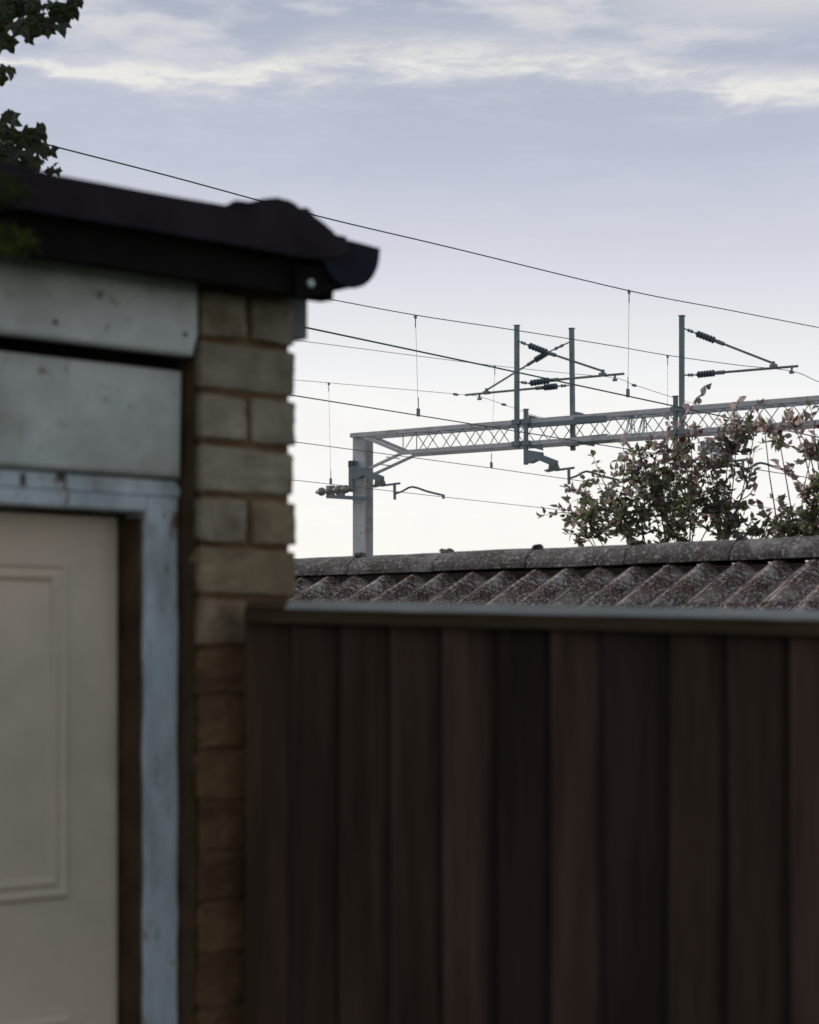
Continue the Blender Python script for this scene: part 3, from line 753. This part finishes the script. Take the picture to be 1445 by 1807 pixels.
# post bracket, tan insulator and angle on the left of the column
bm = bmesh.new(); a = Q.pt(621, 814, -.05); b = Q.pt(621, 868, -.05); quadbox(bm, b, a, .10, .10, up=Vector((0, 1, 0))); bx(bm, a.x-.06, a.x+.05, -.1, .1, a.z-.12, a.z+.01); finish('bracket_post', bm, M['steel'], tr)
a = Q.pt(558, 868.5, -.1); b = Q.pt(622, 862, -.1)
insul = insulator(tr, a, b, .085, 4, M['tan'])
bm = bmesh.new(); quadbox(bm, Q.pt(578, 876, -.1), Q.pt(655, 880.5, -.1), .09, .075); finish('bracket_beam', bm, M['steel'], tr)
for px in (583, 601):
    bm = bmesh.new(); quadbox(bm, Q.pt(px, 857, -.1), Q.pt(px, 879, -.1), .05, .19, up=Vector((1, 0, 0))); finish('strap', bm, M['steel'], tr)

# tracks under the portal
utr = [Q.sz(783, 875)[0], Q.sz(1085, 860)[0], Q.sz(1400, 842)[0], Q.sz(1681, 825)[0]]
for i, u in enumerate(utr):
    w1 = Q.root('railway_track', label='', cat='track', group='railway tracks below the portal')
    w1['label'] = ['railway track nearest the portal column', 'railway track under the two crossed cantilever arms', 'railway track under the farthest-right cantilever arm', 'railway track at the far right of the portal'][i]
    for du in (-.72, .72):
        bm = bmesh.new(); bx(bm, u+du-.035, u+du+.035, -24, 90, .16, .30); finish('rail', bm, M['rail_steel'], w1)
    bm = bmesh.new()
    y = -24
    while y < 90: bx(bm, u-1.25, u+1.25, y, y+.25, .07, .159); y += .65
    finish('sleepers', bm, M['sleeper'], w1, kind='stuff')
bm = bmesh.new(); quad = [(-1.5+.9, -24, .06), (utr[-1]+2.4, -24, .06), (utr[-1]+2.4, 90, .06), (-.6, 90, .06)]
bm.faces.new([bm.verts.new(v) for v in quad]); o = finish('ballast_bed', bm, M['ballast'], kind='structure')
o.location = (Q.P.x, Q.P.y, 0); o.rotation_euler = (0, 0, Q.a)

# overhead wires: each lies in the upright plane of its track
def spline(pts, n=8, ext=(0, 0)):
    """pts sorted by y; piecewise Catmull-Rom through them"""
    P_ = [Vector(p) for p in pts]; out = []
    P_ = [P_[0]*2-P_[1]]+P_+[P_[-1]*2-P_[-2]]
    for i in range(1, len(P_)-2):
        a, b, c, d = P_[i-1:i+3]
        for k in range(n):
            t_ = k/n
            out.append(.5*((2*b)+(c-a)*t_+(2*a-5*b+4*c-d)*t_*t_+(3*b-a-3*c+d)*t_**3))
    out.append(P_[-2]); return out
def wire(name, u, pix, r, mt, label, cat='wire', straight=False, tail=None, head=None, group=None):
    pts = [Q.ez(x, y, u) for x, y in pix]
    if head: pts = [pts[0]+(pts[0]-pts[1]).normalized()*head]+pts
    if tail is not None: pts = pts+tail(pts)
    root = Q.root(name, label=label, cat=cat, group=group)
    bm = bmesh.new(); tube(bm, pts if straight else spline(pts), r, 6); finish('strand', bm, mt, root); return root
def far(L):
    return lambda p: [p[-1]+(p[-1]-p[-2]).normalized()*L]
def dropper(root, u, a, b, r=.0028):
    A_ = Q.ez(a[0], a[1], u); B_ = Q.ez(b[0], b[1], u)
    bm = bmesh.new(); tube(bm, [A_, B_], r, 5); d = finish('dropper', bm, M['thinwire'], root)
    bm = bmesh.new(); bx(bm, A_.x-.009, A_.x+.009, A_.y-.022, A_.y+.022, A_.z-.035, A_.z+.01); quadbox(bm, A_, A_-Vector((0, 0, .15)), .010, .010); finish('clip', bm, M['steel'], d)
    bm = bmesh.new(); bx(bm, B_.x-.012, B_.x+.012, B_.y-.024, B_.y+.024, B_.z-.02, B_.z+.08); quadbox(bm, B_, B_+Vector((0, 0, .22)), .009, .009); finish('clip', bm, M['steel'], d)
def bead(root, u, p):
    A_ = Q.ez(*p, u); bm = bmesh.new(); lathe(bm, A_-Vector((0, .09, 0)), A_+Vector((0, .09, 0)), [(0, .01), (.2, .026), (.8, .026), (1, .01)], 6); finish('ferrule', bm, M['steel'], root)
u1c = utr[0]; uM1 = Q.sz(846, 699, W+.075)[0]; uM2 = Q.sz(1085, 667, -.075)[0]; uM3 = Q.sz(1397, 653, -.075)[0]; uM4 = utr[3]
GR = 'overhead line wires'
w = wire('carrier_wire', uM1, [(300, 653), (526, 671), (700, 686), (805, 695.5), (846, 700)], .005, M['thinwire'], 'thin sagging wire held by the leftmost-reaching arm, whose far side dips steeply', tail=lambda p: [Q.ez(895, 716, uM1), Q.ez(940, 732, uM1), Q.ez(985, 745, uM1)])
dropper(w, uM1, (580, 676), (583.5, 852)); bead(w, uM1, (804, 696)); bead(w, uM1, (889, 714))
wire('contact_wire', utr[0], [(300, 822.5), (526, 848), (783, 877), (1100, 912)], .0062, M['copper'], 'lowest of the wires, touching the cranked arm right of the column', straight=True, tail=far(10))
w = wire('carrier_wire', uM2, [(300, 573), (538, 602.5), (720, 626), (880, 646), (1000, 658.5), (1085, 667)], .005, M['thinwire'], 'thin wire held by the middle arm that reaches right from the left tall mast', tail=lambda p: [Q.ez(1120, 679.5, uM2), Q.ez(1187, 701, uM2), Q.ez(1240, 716, uM2), Q.ez(1300, 730, uM2)])
dropper(w, uM2, (873, 646), (867, 824)); bead(w, uM2, (1119, 680))
wire('contact_wire', utr[1], [(300, 750), (522, 780), (867, 826), (1090, 858)], .0062, M['copper'], 'wire crossing the column top, second above the lowest wire', straight=True, tail=far(10))
w = wire('carrier_wire', uM3, [(300, 477), (555, 523), (733, 556), (905, 582), (1080, 610), (1178, 627), (1300, 644), (1397, 655)], .0062, M['copper'], 'wire passing the tops of the two left masts to the arm farthest right', tail=lambda p: [Q.ez(1445, 674, uM3), Q.ez(1500, 695, uM3)])
dropper(w, uM3, (733, 557), (738, 732)); dropper(w, uM3, (1178, 627.5), (1177, 806))
wire('contact_wire', utr[2], [(300, 663), (525, 699), (738, 733), (1060, 785), (1395, 838)], .0075, M['copper'], 'wire crossing in front of the lattice beam near its left half', straight=True, tail=far(10))
w = wire('carrier_wire', uM4, [(-100, 205), (75, 253), (300, 311), (560, 381), (800, 438), (1110, 513), (1280, 546), (1445, 578), (1600, 607)], .0065, M['copper'], 'highest wire of all, running over the garage roof and across the sky')
dropper(w, uM4, (1110, 513), (1108, 698), .0030)
wire('contact_wire', utr[3], [(300, 527), (540, 578), (873, 648.5), (1110, 699.5), (1290, 738), (1600, 806)], .0088, M['copper'], 'thickest dark wire, leaving the pier corner and crossing both left masts', straight=True, tail=far(4))

# ------------------------------------------------------------------ shrubs behind the outhouse
def leaf_bm(bm, Mx, L, wd, mi, fold=.25, curl=.15):
    pts = [(0, 0, 0), (.5, .28, fold), (.34, .62, fold*.8), (0, 1.0, -curl), (-.34, .62, fold*.8), (-.5, .28, fold), (0, .5, 0)]
    vs = [bm.verts.new(Mx @ Vector((x*wd, y*L, z*wd))) for x, y, z in pts]
    for q in ((0, 1, 6), (1, 2, 6), (2, 3, 6), (3, 4, 6), (4, 5, 6), (5, 0, 6)):
        fc = bm.faces.new([vs[i] for i in q]); fc.material_index = mi
def leaf_mesh(name, mt, fold, curl):
    bm = bmesh.new(); leaf_bm(bm, Matrix.Identity(4), 1, .62, 0, fold, curl)
    me = bpy.data.meshes.new(name); bm.to_mesh(me); bm.free(); me.materials.append(mt); return me
LM = [M['lf_green'], M['lf_purple'], M['lf_pink'], M['lf_red']]
LMESH = [[leaf_mesh('leaf', m, f_, c_) for f_, c_ in ((.2, .1), (.4, .3), (.05, .35))] for m in LM]
def rand_rot(dirv, spread):
    """orientation whose local +y points roughly along dirv"""
    d = (dirv+Vector((random.gauss(0, spread), random.gauss(0, spread), random.gauss(0, spread)))).normalized()
    qd = d.to_track_quat('Y', 'Z') ; return (qd.to_matrix() @ Matrix.Rotation(random.uniform(0, 6.28), 3, 'Y')).to_4x4()
def shrub(name, label, base_px, Y0, clumps, sprigs, cap=300, dens=1.0, seed=1):
    random.seed(seed)
    base = Vector(((base_px-CX)/F*Y0, Y0, 0))
    root = bpy.data.objects.new(name, None); C.objects.link(root); root.location = base; props(root, label=label, cat='shrub')
    W3 = lambda px, py, Y: Vector(((px-CX)/F*Y, Y, EYE+(YH-py)/F*Y))-base
    st_bm = bmesh.new(); lf_bm = bmesh.new(); leaves = []
    crown0 = W3(base_px, 1130, Y0)
    def shoot(a, b, r0, r1, bend=.1, n=6):
        mid = a.lerp(b, .5)+Vector((random.gauss(0, bend), random.gauss(0, bend), abs(random.gauss(0, bend))*.5))
        pts = [a*(1-t_)**2+mid*2*t_*(1-t_)+b*t_*t_ for t_ in [k/n for k in range(n+1)]]
        tube(st_bm, pts, [r0+(r1-r0)*k/n for k in range(n+1)], 5); return pts
    def leafy(pts, start, n, size, pal):
        for k in range(n):
            f_ = start+(1-start)*(k+random.random())/n; x = f_*(len(pts)-1); i = min(int(x), len(pts)-2)
            p = pts[i].lerp(pts[i+1], x-i); d = (pts[i+1]-pts[i]).normalized()
            side = Vector((random.gauss(0, 1), random.gauss(0, 1), random.gauss(0, .7))).normalized()
            dv = (d*.5+side*.9).normalized()
            leaves.append((p+side*.004, dv, size*random.uniform(.6, 1.2), random.choices(range(4), pal)[0]))
        leaves.append((pts[-1], (pts[-1]-pts[-2]).normalized(), size*1.05, random.choices(range(4), pal)[0]))
    stem = shoot(Vector((0, 0, 0)), crown0, .03, .015, .03)
    for (px, py, rpx, n, fill) in clumps:
        c = W3(px, py, Y0+random.uniform(-.25, .25)); r = rpx/F*Y0
        main = shoot(crown0+Vector((random.gauss(0, .05), random.gauss(0, .05), random.uniform(-.3, 0))), c, .006, .0025, .10)
        for k in range(int(n*dens)):
            d = Vector((random.gauss(0, 1), random.gauss(0, 1), random.gauss(.25, 1))).normalized()
            q0 = c+d*r*random.uniform(.0, .4); q1 = c+d*r*random.uniform(.65, 1.35)+Vector((0, 0, .02))
            pts = shoot(q0, q1, .0035, .0012, .015, 4)
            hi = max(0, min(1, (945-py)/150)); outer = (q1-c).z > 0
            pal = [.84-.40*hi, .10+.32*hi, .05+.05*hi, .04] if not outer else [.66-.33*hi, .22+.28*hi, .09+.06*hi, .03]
            leafy(pts, .05, fill, .046, pal)
    for line in sprigs:
        pts = [W3(x, y, Y0+random.uniform(-.1, .1)) for x, y in line[0]]
        sp = spline(pts, 5); tube(st_bm, sp, [.0038+(.0012-.0038)*k/(len(sp)-1) for k in range(len(sp))], 5)
        leafy(sp, line[2], line[1]+2, .054, [.22, .56, .18, .04])
    # nearest and biggest leaves one by one, the rest as one part
    leaves.sort(key=lambda l: -(l[2]/(Y0+l[0].y)))
    outer_idx = set()
    order = list(range(len(leaves)))
    order.sort(key=lambda i: -(leaves[i][0].z*1.0+leaves[i][2]*12))
    for i in order[:cap]: outer_idx.add(i)
    bmesh_m = {}
    for i, (p, d, L, mi) in enumerate(leaves):
        Mx = Matrix.Translation(p) @ rand_rot(d, .35)
        if i in outer_idx:
            inst('leaf', random.choice(LMESH[mi]), root, Mx @ Matrix.Diagonal((L, L, L, 1)))
        else:
            leaf_bm(lf_bm, Mx, L, L*random.uniform(.5, .68), mi, random.uniform(0, .4), random.uniform(0, .35))
    finish('stem', st_bm, M['bark'], root)
    if lf_bm.verts:
        me = bpy.data.meshes.new('foliage'); lf_bm.to_mesh(me); lf_bm.free()
        for m in LM: me.materials.append(m)
        o = bpy.data.objects.new('foliage', me); C.objects.link(o); o.parent = root; o['kind'] = 'stuff'
    return root
clA = [(1080, 900, 45, 34, 9), (1150, 890, 55, 50, 9), (1215, 880, 58, 55, 9), (1270, 900, 45, 40, 9), (1100, 940, 45, 26, 9), (1190, 945, 60, 40, 9), (1280, 950, 40, 28, 9),
       (1120, 850, 40, 26, 8), (1185, 825, 42, 32, 8), (1245, 830, 42, 30, 8), (1285, 800, 34, 24, 8), (1040, 925, 34, 18, 8), (1300, 765, 22, 12, 7), (1220, 780, 28, 12, 7), (1130, 805, 24, 11, 6),
       (1035, 875, 22, 10, 6), (1320, 850, 20, 5, 6), (1045, 950, 30, 14, 8), (1330, 770, 20, 9, 6), (1160, 795, 20, 8, 6), (1010, 905, 20, 8, 6)]
spA = [([(1170, 830), (1195, 760), (1225, 712), (1247, 686)], 12, .35), ([(1270, 800), (1290, 750), (1303, 708)], 9, .3), ([(1290, 790), (1315, 745), (1335, 712)], 12, .3),
       ([(1100, 850), (1102, 815), (1098, 778)], 9, .3), ([(1075, 870), (1060, 840), (1047, 806)], 8, .45), ([(1060, 890), (1025, 870), (998, 858)], 12, .2),
       ([(1060, 925), (1005, 905), (957, 909)], 13, .25), ([(1060, 935), (1020, 925), (985, 895)], 9, .3), ([(1040, 950), (1020, 945), (1000, 942)], 8, .3), ([(1170, 800), (1180, 770), (1181, 742)], 8, .3),
       ([(1300, 880), (1322, 850), (1330, 800)], 8, .3), ([(1300, 790), (1345, 760), (1385, 768)], 11, .3), ([(1290, 890), (1325, 870), (1333, 830), (1320, 800)], 7, .3), ([(1240, 800), (1262, 770), (1275, 745)], 8, .3)]
shrub('leafy_shrub', 'wide shrub with purple and dark green leaves, behind the middle of the tiled ridge', 1190, 11.0, clA,    spA, 300, .72, seed=3)
clB = [(1375, 775, 20, 9, 6), (1405, 755, 18, 8, 6), (1350, 765, 16, 7, 6), (1425, 950, 30, 20, 9), (1435, 930, 42, 44, 9), (1390, 940, 34, 26, 9), (1480, 900, 55, 50, 9), (1440, 870, 34, 22, 8), (1340, 945, 24, 14, 8), (1430, 810, 26, 12, 6), (1475, 810, 36, 20, 8), (1480, 950, 50, 34, 9)]
spB = [([(1440, 850), (1425, 790), (1400, 745), (1390, 722)], 14, .3), ([(1445, 830), (1438, 770), (1430, 716)], 14, .3), ([(1440, 880), (1410, 850), (1385, 835), (1375, 822)], 10, .3),
       ([(1440, 920), (1390, 895), (1365, 880)], 9, .3), ([(1400, 935), (1360, 915), (1345, 895)], 8, .2), ([(1430, 800), (1400, 790), (1375, 775)], 9, .3)]
shrub('leafy_shrub', 'looser shrub at the right edge, above the right end of the ridge', 1450, 10.4, clB, spB, 200, .70, seed=11)

# ------------------------------------------------------------------ tree behind the garage, reaching in at top left
random.seed(21)
YT = 7.2
tbase = Vector(((-620-CX)/F*YT, YT, 0))
tree = bpy.data.objects.new('leafy_tree', None); C.objects.link(tree); tree.location = tbase
props(tree, label='dark broad-leaved tree whose twigs hang in from the top left over the garage roof', cat='tree')
W3 = lambda px, py, Y=YT: Vector(((px-CX)/F*Y, Y, EYE+(YH-py)/F*Y))-tbase
def lobed(bm, Mx, L, mi):
    """hand-shaped leaf of five pointed lobes"""
    out = []
    lobes = [(-115, .50), (-62, .80), (0, 1.0), (62, .80), (115, .50)]
    out.append((0, -.04, 0))
    for i, (a, r) in enumerate(lobes):
        t_ = R(a); out.append((math.sin(t_)*r-.12*r*math.cos(t_), math.cos(t_)*r*.9-.10+.12*r*math.sin(t_)*.0, -.10*r))if False else None
        out.append((math.sin(t_-.26)*r*.80, math.cos(t_-.26)*r*.80, .03))
        out.append((math.sin(t_)*r, math.cos(t_)*r, -.14*r))
        out.append((math.sin(t_+.26)*r*.80, math.cos(t_+.26)*r*.80, .03))
        if i < 4:
            t2 = R((a+lobes[i+1][0])/2); out.append((math.sin(t2)*.60, math.cos(t2)*.60, .05))
    out = [o for o in out if o]
    c = bm.verts.new(Mx @ Vector((0, .22*L, .03*L)))
    vs = [bm.verts.new(Mx @ Vector((x*L*.62, (y*.62+.1)*L, z*L))) for x, y, z in out]
    for i in range(len(vs)):
        fc = bm.faces.new((c, vs[i], vs[(i+1) % len(vs)])); fc.material_index = mi
lob = []
for m in (M['lf_tree'], M['lf_tree2']):
    bm = bmesh.new(); lobed(bm, Matrix.Identity(4), 1, 0); me = bpy.data.meshes.new('leaf'); bm.to_mesh(me); bm.free(); me.materials.append(m); lob.append(me)
tb = bmesh.new(); twigs = []
def limb(pts, r0, r1, n=6):
    sp = spline(pts, n); tube(tb, sp, [r0+(r1-r0)*k/(len(sp)-1) for k in range(len(sp))], 7); return sp
limb([Vector((0, 0, 0)), Vector((.05, .1, 1.2)), Vector((-.03, 0, 2.4)), Vector((.1, 0, 4.2))], .13, .05)
tw = [[W3(-560, 260), W3(-300, 60), W3(-60, -10), W3(60, 10), W3(120, 10)], [W3(-300, 60), W3(-80, 40), W3(20, 40), W3(70, 40)],
      [W3(-560, 330), W3(-260, 250), W3(-60, 225), W3(40, 240), W3(75, 265)], [W3(-260, 250), W3(-100, 280), W3(20, 285), W3(60, 290)], [W3(-200, 100), W3(-60, 100), W3(-10, 125)]]
sps = [limb(x, .02 if i in (0, 2) else .008, .002) for i, x in enumerate(tw)]
finish('trunk', tb, M['bark'], tree)
vis = [(8, 8, .9), (30, 2, .9), (52, 30, 1.0), (62, 10, .95), (88, 12, .9), (110, 12, 1.0), (75, 42, 1.05), (95, 45, 1.0), (120, 22, .8), (140, -6, .9), (40, 50, .7), (12, 38, 1.1), (22, 48, .9), (52, 66, .55), (6, 84, .95), (6, 125, .8), (0, 140, .6),
       (100, 28, .8), (66, 24, .9), (18, 22, 1.0), (8, 215, .8), (25, 218, .8), (32, 238, 1.0), (55, 240, .9), (48, 256, 1.0), (75, 262, .8), (84, 275, .6), (12, 240, .9), (5, 255, .9), (22, 270, 1.0), (42, 275, .9), (55, 288, .8), (10, 292, .9), (30, 296, .9),
       (70, 298, .6), (90, 303, .5), (100, 306, .45), (-6, 230, 1.0), (-15, 60, 1.1), (-10, 20, 1.2), (44, 16, .9), (-8, 275, 1)]
def drop_dir(): return Vector((random.gauss(.25, .45), random.gauss(0, .4), random.gauss(-.75, .35))).normalized()
def leaf_rot(dv):
    n_ = Vector((random.gauss(0, .55), -1, random.gauss(.1, .5))).normalized()
    y = (dv-n_*dv.dot(n_)).normalized(); x = y.cross(n_).normalized()
    return Matrix((x, y, n_)).transposed().to_4x4()
for px, py, sc in vis:
    for rep in range(2):
        L = .106*sc*random.uniform(.8, 1.1)
        p = W3(px+random.uniform(-7, 7), py+random.uniform(-7, 7)-10, YT+random.uniform(-.15, .15))
        inst('leaf', lob[1] if random.random() < .12 else lob[0], tree, Matrix.Translation(p) @ leaf_rot(drop_dir()) @ Matrix.Diagonal((L, L, L, 1)))
crown = bmesh.new()
for k in range(1500):
    d = Vector((random.gauss(0, 1), random.gauss(0, 1), random.gauss(0, 1))).normalized()*random.uniform(.3, 1)**.5
    p = W3(-560, -60)+Vector((d.x*.85, d.y*.9+.2, d.z*.95))
    if p.x > W3(-70, 0).x: continue
    lobed(crown, Matrix.Translation(p) @ leaf_rot(drop_dir()), .09, 0)
me = bpy.data.meshes.new('crown'); crown.to_mesh(me); crown.free(); me.materials.append(M['lf_tree'])
o = bpy.data.objects.new('crown', me); C.objects.link(o); o.parent = tree; o['kind'] = 'stuff'
